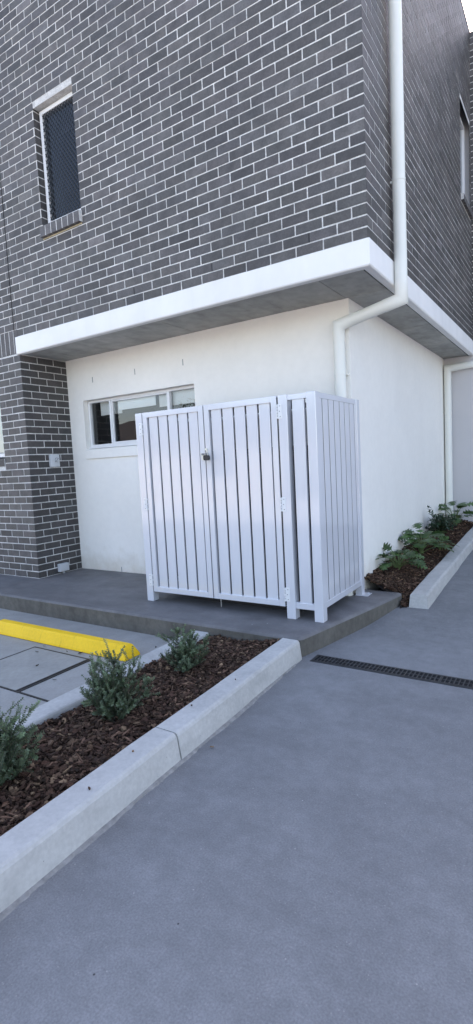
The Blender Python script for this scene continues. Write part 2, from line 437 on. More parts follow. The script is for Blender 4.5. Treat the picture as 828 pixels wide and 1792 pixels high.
# rendered wall with the slot window ---------------------------------------
win = (-3.615, -1.812, 1.585, 2.215)
mb = MB()
T = .24
mb.face([(XP, 0, -.1), (win[0], 0, -.1), (win[0], 0, H + .03), (XP, 0, H + .03)])
mb.face([(win[1], 0, -.1), (0, 0, -.1), (0, 0, H + .03), (win[1], 0, H + .03)])
mb.face([(win[0], 0, -.1), (win[1], 0, -.1), (win[1], 0, win[2]), (win[0], 0, win[2])])
mb.face([(win[0], 0, win[3]), (win[1], 0, win[3]), (win[1], 0, H + .03), (win[0], 0, H + .03)])
mb.face([(win[0], 0, win[2]), (win[0], .13, win[2]), (win[0], .13, win[3]), (win[0], 0, win[3])])          # reveals
mb.face([(win[1], .13, win[2]), (win[1], 0, win[2]), (win[1], 0, win[3]), (win[1], .13, win[3])])
mb.face([(win[0], .13, win[3]), (win[1], .13, win[3]), (win[1], 0, win[3]), (win[0], 0, win[3])])
mb.face([(win[0], 0, win[2]), (win[1], 0, win[2]), (win[1], .13, win[2] + .02), (win[0], .13, win[2] + .02)])
mb.face([(0, 0, -.3), (0, YBACK, -.3), (0, YBACK, H + .03), (0, 0, H + .03)])
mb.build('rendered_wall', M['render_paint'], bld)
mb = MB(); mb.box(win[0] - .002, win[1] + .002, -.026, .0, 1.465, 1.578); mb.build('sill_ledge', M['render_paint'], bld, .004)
for x, z in ((-3.408, 2.458), (-2.679, 2.459), (-1.948, 2.463), (-3.137, .03)):
    mb = MB(); mb.box(x - .0055, x + .0055, -.0015, .01, z - .034, z + .034); mb.build('weep_slot', M['outlet_mark'], bld)

w4 = empty('window', (0, 0, 0), bld); w4.location = Vector((-2.71, .1, win[2])) - bld.location
w4['label'] = 'long three pane slot window with white frame and roller blinds'
fy0, fy1 = .075, .125
mb = MB(); frame_bars(mb, win[0] + .003, win[1] - .003, win[2] + .03, win[3] - .003, fy0, fy1, .03)
mb.box(-3.222, -3.190, fy0 - .006, fy1, win[2] + .061, win[3] - .034)
mb.box(-2.264, -2.232, fy0 - .006, fy1, win[2] + .061, win[3] - .034)
mb.box(win[0] + .003, win[1] - .003, fy0 - .03, fy0 - .001, win[2] + .012, win[2] + .035)
for x in (-3.4, -3.34, -2.85, -2.78, -2.4):
    mb.box(x, x + .03, fy0 - .0315, fy0 - .029, win[2] + .018, win[2] + .025)
mb.build('frame', M['alu'], w4, .003)
mb = MB(); frame_bars(mb, -3.189, -2.265, win[2] + .061, win[3] - .034, fy0 + .004, fy0 + .026, .016); mb.build('sliding_sash', M['alu'], w4, .002)
for a, b in ((win[0] + .04, -3.226), (-3.19, -2.266), (-2.23, win[1] - .04)):
    mb = MB(); mb.face([(a, .105, win[2] + .06), (b, .105, win[2] + .06), (b, .105, win[3] - .04), (a, .105, win[3] - .04)]); mb.build('pane', M['glass'], w4)
mb = MB(); mb.box(-3.48, -3.10, .17, .174, 2.02, 2.25); mb.build('blind', M['blind'], w4)
mb = MB(); mb.box(-3.13, -2.50, .135, .139, 2.055, 2.25); mb.build('blind', M['lit_blind'], w4)  # blind whitened to stand in for the bright reflected patch here
mb = MB(); mb.box(-2.47, -1.75, .165, .169, 2.03, 2.25); mb.build('blind', M['blind'], w4)
mb = MB()
mb.face([(-3.8, 1.6, 1.2), (-1.6, 1.6, 1.2), (-1.6, 1.6, 2.6), (-3.8, 1.6, 2.6)])
mb.face([(-3.8, .135, 1.2), (-3.8, 1.6, 1.2), (-3.8, 1.6, 2.6), (-3.8, .135, 2.6)]); mb.face([(-1.6, .135, 1.2), (-1.6, .135, 2.6), (-1.6, 1.6, 2.6), (-1.6, 1.6, 1.2)])
mb.face([(-3.8, .135, 2.6), (-1.6, .135, 2.6), (-1.6, 1.6, 2.6), (-3.8, 1.6, 2.6)]); mb.face([(-3.8, .135, 1.2), (-3.8, 1.6, 1.2), (-1.6, 1.6, 1.2), (-1.6, .135, 1.2)])
mb.build('room_lining', M['room'], w4)

# white slab band and concrete soffit ------------------------------------------
mb = MB()
prof = [(0, ZB1), (-.019, ZB1 - .004), (-.02, ZB0 + .012), (-.012, ZB0), (.05, ZB0), (.05, ZB1)]
xl = XP - .035; yb = YB; xr = XB
rings = []
def bandring(x, y, kind):
    out = []
    for d, z in prof:
        if kind == 'l': out.append((x, yb + d, z))
        elif kind == 'c': out.append((xr - d, yb + d, z))
        else: out.append((xr - d, y, z))
    return out
mb.loft([bandring(xl, 0, 'l'), bandring(0, 0, 'c'), bandring(0, YBACK, 'r')])
mb.build('slab_band', M['band_paint'], bld, .004, recalc=True)
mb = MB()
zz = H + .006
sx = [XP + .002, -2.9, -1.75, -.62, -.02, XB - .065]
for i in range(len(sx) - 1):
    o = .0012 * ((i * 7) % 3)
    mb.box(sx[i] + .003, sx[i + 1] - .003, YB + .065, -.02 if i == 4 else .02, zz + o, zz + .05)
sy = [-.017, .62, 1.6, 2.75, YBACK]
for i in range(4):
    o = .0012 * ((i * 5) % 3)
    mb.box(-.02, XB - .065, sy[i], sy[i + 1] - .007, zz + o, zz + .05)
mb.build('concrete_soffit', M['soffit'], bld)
mb = MB(); mb.box(XP + .01, XB - .03, YB + .02, YB + .3, zz + .02, zz + .04); mb.box(XB - .3, XB - .03, YB + .02, YBACK, zz + .02, zz + .04); mb.build('drip_groove', M['dark_joint'], bld)

# wing at the end of the planting bed
mb = MB()
mb.face([(0, YBACK, -.3), (9, YBACK, -.3), (9, YBACK, H + .2), (0, YBACK, H + .2)])
mb.build('end_wall', M['grey_paint'], bld)
mb = MB()
brickwork(mb, (XB, YBACK, 0), (1, 0, 0), (0, -1, 0), 0, 4.0, H + .21, TOP, flip=1, seed=18)
mb.build('wing_brick_wall', BM, bld)
# bulk of the building behind its faces (its roof and back)
mb = MB()
mb.box(-9.2, XB - .02, YBACK + .01, 16, -.3, TOP - .01); mb.box(-9.2, XB - .8, 1.7, YBACK, 2.85, TOP - .01)
mb.box(XB, 9.0, YBACK + .02, 16, -.3, TOP - .01); mb.box(-9.2, -5.5, YB + .3, 5, -.3, TOP - .02)
mb.face([(-9.2, YB - .01, TOP), (XB + .01, YB - .01, TOP), (XB + .01, 5, TOP), (-9.2, 5, TOP)])
mb.build('rear_block', M['grey_paint'], bld)

# downpipes ---------------------------------------------------------------------
dp = empty('downpipe', (0, 0, 0), bld); dp.location = Vector((-.077, -.062, 0)) - bld.location
dp['label'] = 'cream round downpipe bending round the overhang at the white corner'
px, py, ux, uy = -.077, -.062, .492, -.05
dv = (Vector((px, py, 2.515)) - Vector((ux, uy, 2.635))).normalized()
e1 = Vector((ux, uy, 2.635)) + dv * .15; e2 = Vector((px, py, 2.515)) - dv * .12
mb = MB(); mb.tube([(ux, uy, TOP - .1), (ux, uy, 2.77)], .053, 28, cap=False); mb.build('upper_pipe', M['pvc'], dp)
mb = MB(); mb.tube([(ux, uy, 2.78), (ux, uy, 2.635), tuple(e1)], .0555, 28); mb.build('elbow', M['pvc'], dp)
mb = MB(); mb.tube([tuple(e1 - dv * .02), tuple(e2 + dv * .02)], .053, 28, cap=False); mb.build('offset_pipe', M['pvc'], dp)
mb = MB(); mb.tube([tuple(e2), (px, py, 2.515), (px, py, 2.36)], .0555, 28); mb.build('elbow', M['pvc'], dp)
mb = MB(); mb.tube([(px, py, 2.37), (px, py, 0)], .053, 28, cap=False); mb.build('lower_pipe', M['pvc'], dp)
for z in (2.075, .6):
    mb = MB(); mb.tube([(px, py, z - .011), (px, py, z + .011)], .0555, 28); mb.box(px + .03, px + .062, py + .02, .0, z - .009, z + .009); mb.build('bracket', M['pvc'], dp)
for z in (3.6, 5.4):
    mb = MB(); mb.tube([(ux, uy, z - .011), (ux, uy, z + .011)], .0555, 28); mb.box(XB - .005, ux - .03, uy - .01, uy + .01, z - .009, z + .009); mb.build('bracket', M['pvc'], dp)
dp2 = empty('downpipe', (0, 0, 0), bld); dp2.location = Vector((.066, YBACK - .062, 0)) - bld.location
dp2['label'] = 'cream round downpipe against the grey end wall behind the planting bed'
bx, by = .066, YBACK - .064
mb = MB(); mb.tube([(bx, by, .1), (bx, by, 2.45)], .053, 24, cap=False); mb.build('lower_pipe', M['pvc'], dp2)
mb = MB(); mb.tube([(bx, by, 2.44), (bx, by, 2.595), (bx + .14, by, 2.60)], .0555, 24); mb.build('elbow', M['pvc'], dp2)
mb = MB(); mb.tube([(bx + .13, by, 2.60), (.75, by, 2.63), (.75, by, 4.5)], .053, 24); mb.build('offset_pipe', M['pvc'], dp2)
mb = MB(); mb.tube([(bx, by, 1.9), (bx, by, 1.925)], .0555, 24); mb.box(0, bx - .03, by - .01, by + .01, 1.903, 1.922); mb.build('bracket', M['pvc'], dp2)

# ================================================================== GROUND
def sheet(name, pts, mat, kind='structure'):
    mb = MB(); mb.face(pts); o = mb.build(name, mat); o['kind'] = kind; return o
# driveway: flat in front, rising along the side of the building
mb = MB()
ys = [-8.2, -4, -1, -.62, -.5, -.38, -.1, 1, 3, YBACK + .4]
def dz(y): return ZD + .058 * (0 if y < -.62 else (y + .5 if y > -.38 else (y + .62) ** 2 / .48))
xs = [.02, .8, 2, 5, 14]
mb.loft([[(x, y, dz(y)) for x in xs] for y in ys], closed=False, cap=False, smooth=True)
d = mb.build('driveway', M['drive'], recalc=False); d['kind'] = 'structure'
sheet('parking_bay', [(-9, -8.2, ZP), (-.78, -8.2, ZP), (-.78, -1.2, ZP), (-9, -1.2, ZP)], M['parking'])
sheet('ground', [(-400, -400, -.27), (400, -400, -.27), (400, 400, -.27), (-400, 400, -.27)], M['bounce_ground'])
# porch slab with rounded nosing
mb = MB()
corner = (.055, -1.385)
edge = [(-9, -1.385)] + [(-.9 + .1 * i, -1.385) for i in range(9)]
arc = [(-.02, -1.385), (.028, -1.380), (.052, -1.362), (.068, -1.33)]
edge = [(-9, -1.385), (-3, -1.385)] + arc + [(.10, -1.18), (.18, -.80), (.28, -.32), (.372, .165)]
def inset(p, d):
    out = []
    for i, q in enumerate(p):
        a = Vector(p[max(i - 1, 0)]); b = Vector(p[min(i + 1, len(p) - 1)]); t = (b - a).normalized(); n = Vector((-t.y, t.x))
        out.append(Vector(q) + n * d)
    return out
e0 = edge; 
lv = [(0, -.30), (0, -.022), (.005, -.008), (.014, -.002), (.03, 0)]
rings = [[(q.x, q.y, z) for q in inset(edge, d)] for d, z in lv]
mb.loft(rings[:2], m=1, closed=False, cap=False)
mb.loft(rings[1:], m=0, closed=False, cap=False, smooth=True)
ins = rings[-1]
back = [(min(x, .34) if k < 6 else -.02 + .36 * (k - 5) / 4, .19 if k < 6 else .18, 0) for k, (x, y) in enumerate(edge)]
mb.loft([[(p[0], p[1], 0) for p in ins], back], closed=False, cap=False)
mb.face([(.372, .165, -.3), (.372, .168, 0), (0, .19, 0), (0, .19, -.3)], 1)
po = mb.build('porch_slab', [M['porch'], M['porch_edge']]); po['kind'] = 'structure'

# kerbs --------------------------------------------------------------------------
def kerb(name, stations, label, joints=(), batter=0, mat=None):
    """stations: list of (y, outer bottom x, outer top x, inner top x, inner bottom x, z bottom, z top) - lofted runs between joints"""
    def at(y):
        for a, b in zip(stations, stations[1:]):
            if min(a[0], b[0]) <= y <= max(a[0], b[0]):
                t = (y - a[0]) / (b[0] - a[0]); return [p + (q - p) * t for p, q in zip(a, b)]
        return list(stations[-1])
    mb = MB(); ylo, yhi = stations[0][0], stations[-1][0]
    cuts = [ylo] + list(joints) + [yhi]
    for i, (a, b) in enumerate(zip(cuts, cuts[1:])):
        a2 = a + (.004 if i else 0); b2 = b - (.004 if i < len(cuts) - 2 else 0)
        n = max(2, int(abs(b2 - a2) / .18)); rings = []
        for k in range(n + 1):
            y = a2 + (b2 - a2) * k / n; s = at(y)
            wob = .0025 * math.sin(y * 5.1 + i) + .0015 * math.sin(y * 13)
            xo, xt, xi, xb, z0, z1 = s[1:]
            r = .018; sg = 1 if xo > xi else -1
            pr = [(xo + wob, z0), (xt + (xo - xt) * .12 + wob, z1 - r), (xt - sg * .003 + wob, z1 - .006), (xt - sg * .014, z1), (xi + sg * .014, z1 + .001), (xi + sg * .003 + wob, z1 - .006), (xi + wob, z1 - r), (xb, z0)]
            bt = batter if i == 0 and k == 0 else (batter * .25 if i == 0 and k == 1 else 0)
            rings.append([(px, y + bt * max(0, pz - ZD) / .15, pz) for px, pz in pr])
        mb.loft(rings, smooth=False)
    o = mb.build(name, mat or M['kerb'], None, recalc=True)
    md = o.modifiers.new('bevel', 'BEVEL'); md.width = .006; md.segments = 2; md.limit_method = 'ANGLE'; md.angle_limit = R(55)
    return tag(o, label, 'kerb')
kerb('concrete_kerb', [(-7.5, .31, .263, .106, .10, -.24, -.01), (-2.87, .142, .103, -.046, -.05, -.24, -.01), (-1.40, .085, .056, -.088, -.09, -.24, -.008)],
     'thick pale concrete kerb between the shrub bed and the driveway, ending at the porch corner', joints=(-5.35, -2.87))
kerb('concrete_kerb', [(.045, .648, .605, .452, .448, -.28, .005), (1.5, .648, .605, .452, .448, -.18, .078), (YBACK, .648, .605, .452, .448, -.05, .208)],
     'pale concrete kerb running beside the right wall in front of the leafy plants', joints=(1.48, 3.0), batter=.12)
kerb('edging_strip', [(-8, -.93, -.93, -.775, -.775, -.25, -.088), (-1.39, -.93, -.93, -.765, -.765, -.25, -.062)],
     'low flat concrete edging between the parking bay and the shrub bed', joints=(-4.2,))
# ragged mortar squeezed out along the foot of the near kerb
mb = MB(); rg = random.Random(5); prev = None; wk = 0.
y = -7.0
while y < -1.5:
    t = (y + 7.5) / 4.63 if y < -2.87 else None
    xo = .31 + (.142 - .31) * (y + 7.5) / 4.63 if y < -2.87 else .142 + (.085 - .142) * (y + 2.87) / 1.47
    xo -= .018
    wk = wk * .93 + rg.gauss(0, .0028); wd = max(.006, .022 + wk + rg.uniform(-.0012, .0012))
    cur = [(xo - .02, y, ZD + .012), (xo + .012, y, ZD + .008), (xo + wd * .7, y, ZD + .004), (xo + wd, y, ZD - .002)]
    if prev: mb.loft([prev, cur], closed=False, cap=False, smooth=True)
    prev = cur; y += .017
mo = mb.build('mortar_fillet', M['joint_sand'], recalc=False); tag(mo, 'ragged strip of mortar along the foot of the near kerb', 'mortar strip')

# bark mulch --------------------------------------------------------------------
def chip(mb, p, L, W, Tk, rg, c):
    """an irregular flake of bark"""
    n = rg.choice((5, 6, 7)); pts = []
    for i in range(n):
        a = 2 * math.pi * i / n + rg.uniform(-.3, .3); r = rg.uniform(.7, 1.0)
        pts.append((math.cos(a) * L * .5 * r, math.sin(a) * W * .5 * r))
    rot = Matrix.Rotation(rg.uniform(0, 6.28), 3, 'Z') @ Matrix.Rotation(rg.gauss(0, .38), 3, 'X') @ Matrix.Rotation(rg.gauss(0, .3), 3, 'Y')
    P = Vector(p)
    top = [P + rot @ Vector((x * .86, y * .86, Tk * .5 + rg.uniform(-.2, .2) * Tk)) for x, y in pts]
    bot = [P + rot @ Vector((x, y, -Tk * .5)) for x, y in pts]
    mb.face(top, 0, c)
    for i in range(n):
        j = (i + 1) % n; mb.face([bot[i], bot[j], top[j], top[i]], 0, tuple(.75 * q for q in c))
def chipcol(rg):
    r = rg.random()
    if r < .05: g = rg.uniform(2.6, 4.2); return (g * 1.0, g * 1.12, g * 1.02)
    if r < .2: g = rg.uniform(1.5, 2.1); return (g, g * 1.05, g * 1.0)
    g = rg.uniform(.45, 1.25); return (g * rg.uniform(.95, 1.15), g, g * rg.uniform(.9, 1.05))
def mulch(name, label, region, zf, n, seed, nbase, spill=()):
    rg = random.Random(seed); mb = MB()
    (xa, xb), (ya, yb_) = nbase
    G = 24; gy = max(8, int((yb_ - ya) * 12))
    rows = [[(xa(ya + (yb_ - ya) * j / gy) + (xb(ya + (yb_ - ya) * j / gy) - xa(ya + (yb_ - ya) * j / gy)) * i / G, ya + (yb_ - ya) * j / gy, 0) for i in range(G + 1)] for j in range(gy + 1)]
    rows = [[(x, y, zf(x, y) - .018 + rg.uniform(-.008, .008)) for x, y, _ in r] for r in rows]
    mb.loft(rows, 1, closed=False, cap=False, smooth=True)
    for i in range(n):
        x, y = region(rg)
        s = rg.random()
        if s < .09: L, W, Tk = rg.uniform(.05, .10), rg.uniform(.008, .018), .006
        else:
            L = .012 * (4.6 ** rg.random()) * (1.2 if rg.random() < .2 else 1); W = L * rg.uniform(.45, .9); Tk = rg.uniform(.004, .012)
        z = zf(x, y) + rg.uniform(-.014, .012)
        chip(mb, (x, y, z), L, W, Tk, rg, chipcol(rg) if s >= .05 else (rg.uniform(2, 3.6),) * 3)
    for (x, y, z) in spill: chip(mb, (x, y, z), rg.uniform(.012, .03), rg.uniform(.006, .014), .005, rg, chipcol(rg))
    o = mb.build(name, [M['bark'], M['soil']]); return tag(o, label, 'mulch', kind='stuff')
def kin(y):     # inner face of near kerb
    return .106 + (-.046 - .106) * (y + 7.5) / 4.63 if y < -2.87 else -.046 + (-.088 + .046) * (y + 2.87) / 1.47
def zl(x, y):
    t = (x + .77) / .7
    return -.088 + .04 * t + .010 * math.sin(y * 4 + x * 3) + .008 * math.sin(x * 11 + y * 7) - .012 * (1 if y < -2.6 else (max(0, (-1.9 - y) / .7) if y < -1.9 else 0))
def reg_l(rg):
    y = -1.40 - 2.9 * rg.random(); return rg.uniform(-.765, kin(y) - .006), y
mulch('bark_mulch', 'dark brown bark chips filling the bed between the parking bay and the driveway', reg_l, zl, 13000, 21,
      ((lambda y: -.77, lambda y: kin(y)), (-7.4, -1.386)),
      [(-.82, -1.9, -.066), (-.87, -2.2, -.07), (-.80, -2.45, -.072), (.02, -2.2, -.003), (-.01, -2.6, -.003), (.03, -3.1, -.004), (.19, -2.7, ZD + .008), (-1.15, -1.62, ZP + .006), (-.99, -1.55, ZP + .006), (.07, -3.4, -.004)])
def zr(x, y):
    kz = .005 + .05 * (y - .045); wz = .105 + .046 * y
    t = min(max(x / .45, 0), 1)
    z = wz * (1 - t) + (kz - .03) * t + .008 * math.sin(y * 9 + x * 7)
    if y < .32: z -= (max(0, x - .30)) * 1.1 * (.32 - y) / .3 
    return z
def reg_r(rg):
    for _ in range(20):
        y = .10 + 3.98 * rg.random() ** 1.5; x = rg.uniform(.004, .45)
        if y > .19 or x > .385: return x, y
    return .4, .2
mulch('bark_mulch', 'dark bark chips banked against the white wall in the narrow bed at the right', reg_r, zr, 6500, 22,
      ((lambda y: .0 if y > .19 else .38, lambda y: .455), (.06, YBACK)))

# ================================================================== ENCLOSURE
enc = tag(empty('bin_enclosure', (-.87, -.95, 0)), 'white slatted metal enclosure with double gates standing on the porch slab', 'enclosure')
YE = -.973; ZT = 1.832; PW = .08
def post(x0, y0, label=None, wx=PW, wy=PW):
    mb = MB(); mb.box(x0, x0 + wx, y0, y0 + wy, 0, ZT); o = mb.build('post', M['powder'], enc, .004)
    if label: o['label'] = label
    return o
post(-1.811, YE); post(-.257, YE); post(-.008, YE, wx=.078); post(.006, -.066, wx=.064, wy=.07); post(-1.811, -.085)
mb = MB(); mb.box(.0, .125, -.072, .055, 0.001, .009); mb.tube([(.098, .028, .009), (.098, .028, .016)], .009, 8); mb.build('base_plate', M['powder'], enc, .002)

def hinge(parent, xk, z, side, y=YE):
    """butt hinge: leaf with screws on the post, interleaved knuckles in the gap"""
    mb = MB(); zt, zb = z + .058, z - .058
    lx0, lx1 = (xk + .006, xk + .042) if side > 0 else (xk - .042, xk - .006)
    mb.box(lx0, lx1, y - .0035, y + .0005, zb, zt)
    for k in range(5):
        za = zb + k * .0235; 
        if k % 2 == 0: mb.tube([(xk, y - .005, za + .001), (xk, y - .005, za + .0185)], .0085, 10)
        else: mb.tube([(xk, y - .004, za), (xk, y - .004, za + .02)], .0045, 8)
        if k % 2 == 0: mb.box(*sorted((xk, lx0 if side > 0 else lx1)), y - .0055, y - .0015, za + .002, za + .0175)
    for dz_ in (-.042, 0, .042):          # dark screw heads on the leaf
        x = xk + side * (.027 if dz_ else .022); mb.tube([(x, y - .0030, z + dz_), (x, y - .0048, z + dz_)], .0042, 8, 1)
    return mb.build('hinge', [M['alu'], M['outlet_mark']], parent)

def gate(x0, x1, label, hx, side, zs):
    g = empty('gate', (0, 0, 0), enc); g.location = Vector(((x0 + x1) / 2, YE, .1)) - enc.location; g['label'] = label
    y0, y1 = YE + .002, YE + .042; w = .052; z0, z1 = .098, ZT
    mb = MB()
    mb.box(x0, x0 + w, y0, y1, z0, z1); mb.box(x1 - w, x1, y0, y1, z0, z1)
    mb.box(x0 + w - .0005, x1 - w + .0005, y0 + .0006, y1 - .0006, z1 - .05, z1 - .0006); mb.box(x0 + w - .0005, x1 - w + .0005, y0 + .0006, y1 - .0006, z0 + .0006, z0 + .052)
    mb.build('gate_frame', M['powder'], g, .003)
    a, b = x0 + w, x1 - w; n = 5; gap = .0185; sw_ = (b - a - gap * (n + 1)) / n
    mb = MB()
    for i in range(n):
        s = a + gap + i * (sw_ + gap); mb.box(s, s + sw_, y0 + .014, y0 + .030, z0 + .051, z1 - .048)
    mb.build('slats', M['powder'], g, .002)
    for z in zs: hinge(g, hx, z, side)
    return g
g1 = gate(-1.722, -1.0085, 'left gate leaf of the enclosure', -1.7265, -1, (1.68, .96, .215))
g2 = gate(-.9985, -.2725, 'right gate leaf of the enclosure carrying the padlock side', -.2648, 1, (1.705, .955, .205))
# latch parts: cream keeper on the left leaf, cream lever on the right leaf
mb = MB(); mb.box(-1.044, -1.022, YE - .006, YE + .002, 1.352, 1.410); mb.box(-1.046, -1.018, YE - .014, YE - .005, 1.398, 1.414); mb.build('latch_keeper', M['cream_latch'], g1, .003)
mb = MB(); mb.box(-.990, -.974, YE - .010, YE + .002, 1.398, 1.452); mb.box(-.992, -.972, YE - .018, YE - .009, 1.436, 1.454); mb.build('latch_lever', M['cream_latch'], g2, .003)
mb = MB(); mb.tube([(-1.03, YE - .014, 1.404), (-.965, YE - .014, 1.404)], .009, 10); mb.box(-1.006, -.966, YE - .013, YE - .003, 1.362, 1.398); mb.build('latch_bolt', M['outlet_mark'], g2, .001)
mb = MB(); mb.tube([(-.955, YE + .05, .35), (-.955, YE + .05, .012)], .006, 10); mb.build('drop_bolt', M['steel'], g2)
for xa_, xb_ in ((-1.7305, -1.7225), (-1.0080, -.9990), (-.2720, -.2575)):      # added dark strips standing in for shade in the closing gaps
    mb = MB(); mb.box(xa_, xb_, YE + .009, YE + .013, .11, ZT - .012); mb.build('gap_shade', M['black_plastic'], enc)
# padlock
pl = tag(empty('padlock', (-.972, YE - .03, 1.36)), 'small black padlock hanging from the latch where the gates meet', 'padlock')
mb = MB(); rr = []
for yy in (YE - .042, YE - .018):
    rr.append([(-.970 + .028 * math.copysign(abs(math.cos(a)) ** .6, math.cos(a)), yy, 1.370 + .023 * math.copysign(abs(math.sin(a)) ** .6, math.sin(a))) for a in [2 * math.pi * i / 20 for i in range(20)]])
mb.loft(rr); mb.build('lock_body', M['black_plastic'], pl, .003, recalc=True)
mb = MB(); mb.tube([(-.984, YE - .03, 1.388)] + [(-.970 - .014 * math.cos(a), YE - .03, 1.405 + .016 * math.sin(a)) for a in [math.pi * i / 8 for i in range(9)]] + [(-.956, YE - .03, 1.388)], .0034, 8); mb.build('shackle', M['steel'], pl)

# narrow fixed panel beside the gates
fp = empty('fixed_panel', (0, 0, 0), enc); fp.location = Vector((-.09, YE, .1)) - enc.location
mb = MB(); mb.box(-.1775, -.0075, YE + .010, YE + .05, ZT - .046, ZT - .004); mb.build('rail', M['powder'], fp, .003)
mb = MB(); mb.box(-.1775, -.0075, YE + .010, YE + .05, .09, .143); mb.build('rail', M['powder'], fp, .003)
mb = MB(); mb.box(-.140, -.036, YE + .018, YE + .046, .142, ZT - .044); mb.build('slat', M['powder'], fp, .002)
# slatted side panels
def side(x, sgn, label):
    s = empty('side_panel', (0, 0, 0), enc); s.location = Vector((x, -.48, .1)) - enc.location; s['label'] = label
    xo, xi = x, x - sgn * .04
    lo, hi = sorted((xo - sgn * .004, xi)); mb = MB()
    mb.box(lo, hi, -.8935, -.0655, ZT - .047, ZT - .003); mb.build('rail', M['powder'], s, .003)
    mb = MB(); mb.box(lo, hi, -.8935, -.0655, .10, .152); mb.build('rail', M['powder'], s, .003)
    mb = MB(); ya = -.8925; gap = .016; n = 7; edges = [-.819, -.697, -.58, -.457, -.343, -.224, -.107]
    cuts = [-.8925] + [e - gap / 2 for e in edges]; st_ = [-.8925] + [e + gap / 2 for e in edges]
    lo2, hi2 = sorted((xo - sgn * .008, xo - sgn * .014))
    for i in range(7): mb.box(lo2, hi2, st_[i], edges[i] - gap / 2, .151, ZT - .046)
    mb.box(lo2, hi2, st_[7], -.067, .151, ZT - .046)
    mb.build('slats', M['powder'], s, .002)
    lo3, hi3 = sorted((xo - sgn * .022, xo - sgn * .025)); mb = MB(); mb.box(lo3, hi3, -.892, -.067, .1525, ZT - .0475); mb.build('gap_shade_sheet', M['cabinet'], s)  # added dark sheet so the slat gaps read as shade lines
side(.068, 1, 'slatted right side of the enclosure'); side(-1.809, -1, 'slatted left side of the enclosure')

mb = MB(); mb.box(-1.725, -.262, YE + .07, -.03, ZT - .022, ZT - .019); mb.build('unseen_shade_sheet', M['cabinet'], enc)  # added sheet out of view, shades the inside behind the gate slots
# guessed dark cabinet inside the enclosure, widened to keep the slots dark
cb = tag(empty('guessed_cabinet', (-.83, -.46, 0)), 'guessed dark grey cabinet inside the white enclosure, widened to keep its slots dark', 'cabinet')
mb = MB(); mb.box(-1.48, -.17, -.80, -.13, .06, 1.38); mb.build('cabinet_body', M['cabinet'], cb, .008)
mb = MB(); mb.box(-1.50, -.15, -.82, -.12, 1.382, 1.43); mb.build('cabinet_lid', M['black_plastic'], cb, .01)
mb = MB(); mb.box(-1.4, -.25, -.75, -.18, .001, .06); mb.build('plinth', M['black_plastic'], cb)
mb = MB()
for i in range(9): mb.box(-.75, -.32, -.808, -.799, 1.0 + i * .03, 1.015 + i * .03)
mb.build('vent_louvres', M['black_plastic'], cb)

# ================================================================== BOXES ON THE PIER
ob = tag(empty('power_outlet', (XP, -.33, 1.38)), 'pale grey weatherproof outlet box halfway up the dark brick pier', 'outlet box')
mb = MB(); mb.box(XP + .001, XP + .055, -.393, -.262, 1.382, 1.541); mb.build('outlet_housing', M['outlet'], ob, .010, 3)
mb = MB(); mb.tube([(XP + .054, -.318, 1.472), (XP + .064, -.318, 1.472)], .036, 20); mb.build('round_cover', M['outlet'], ob, .002)
mb = MB()
pts = [(XP + .065, -.318 + .026 * math.cos(a), 1.472 + .026 * math.sin(a)) for a in [R(40 + 20 * i) for i in range(14)]]
mb.tube(pts, .0032, 6); mb.tube([(XP + .065, -.345, 1.445), (XP + .065, -.288, 1.495)], .0035, 6); mb.build('switch_mark', M['outlet_mark'], ob)
mb = MB(); mb.box(XP + .05, XP + .060, -.345, -.295, 1.392, 1.418); mb.build('socket_flap', M['outlet'], ob, .003)
jb = tag(empty('junction_box', (XP, -.325, .02)), 'small pale square junction box at the foot of the brick pier', 'junction box')
mb = MB(); mb.box(XP + .001, XP + .06, -.398, -.255, .028, .132); mb.build('box_housing', M['outlet'], jb, .006)
mb = MB(); mb.box(XP + .0605, XP + .066, -.390, -.263, .036, .124); mb.build('box_lid', M['outlet'], jb, .003)
mb = MB(); mb.tube([(XP + .03, -.325, .03), (XP + .03, -.325, .001)], .014, 10); mb.build('conduit', M['outlet'], jb)

# ================================================================== PARKING BAY THINGS
wsx0, wsx1, wyf, wyb = -2.90, -1.155, -1.975, -1.80
mb = MB()
def wring(x, e):
    h = .105
    return [(x, wyf, ZP + .003), (x, wyf + .006, ZP + .022), (x + e * .035, wyf + .045, ZP + h - .012), (x + e * .04, wyf + .06, ZP + h), (x + e * .04, wyb - .055, ZP + h), (x + e * .035, wyb - .04, ZP + h - .012), (x, wyb - .004, ZP + .022), (x, wyb, ZP + .003)]
rings = [wring(wsx0, 1)] + [wring(wsx0 + (wsx1 - wsx0) * t, 0) for t in (.03, .5, .97)] + [wring(wsx1, -1)]
mb.loft(rings, recalc if False else 0)
ws = mb.build('wheel_stop', M['yellow'], None, .005, 2, recalc=True)
tag(ws, 'bright yellow wheel stop lying across the parking bay', 'wheel stop')
ac = tag(empty('access_cover', (-1.8, -2.38, ZP)), 'square concrete filled pit cover with black steel edges in the parking bay', 'pit cover')
zc = ZP
cx0, cx1, cy0, cy1 = -2.135, -1.455, -2.715, -2.055
mb = MB(); z0, z1 = zc + .002, zc + .006
def strip(x0, x1, y0, y1): mb.box(x0, x1, y0, y1, zc - .01, z1)
strip(cx0, cx0 + .012, cy0, cy1); strip(cx1 - .014, cx1, cy0, cy1); strip(cx1 + .012, cx1 + .03, cy0, cy1 + .01)
strip(cx0 + .012, cx1 - .014, cy1 - .012, cy1); strip(cx0 + .012, cx1 - .014, cy0, cy0 + .012); strip(cx1 + .03, -1.07, cy0 + .002, cy0 + .014); strip(cx1, cx1 + .012, cy0, cy0 + .012)
mb.build('cover_frame', M['cover_edge'], ac)
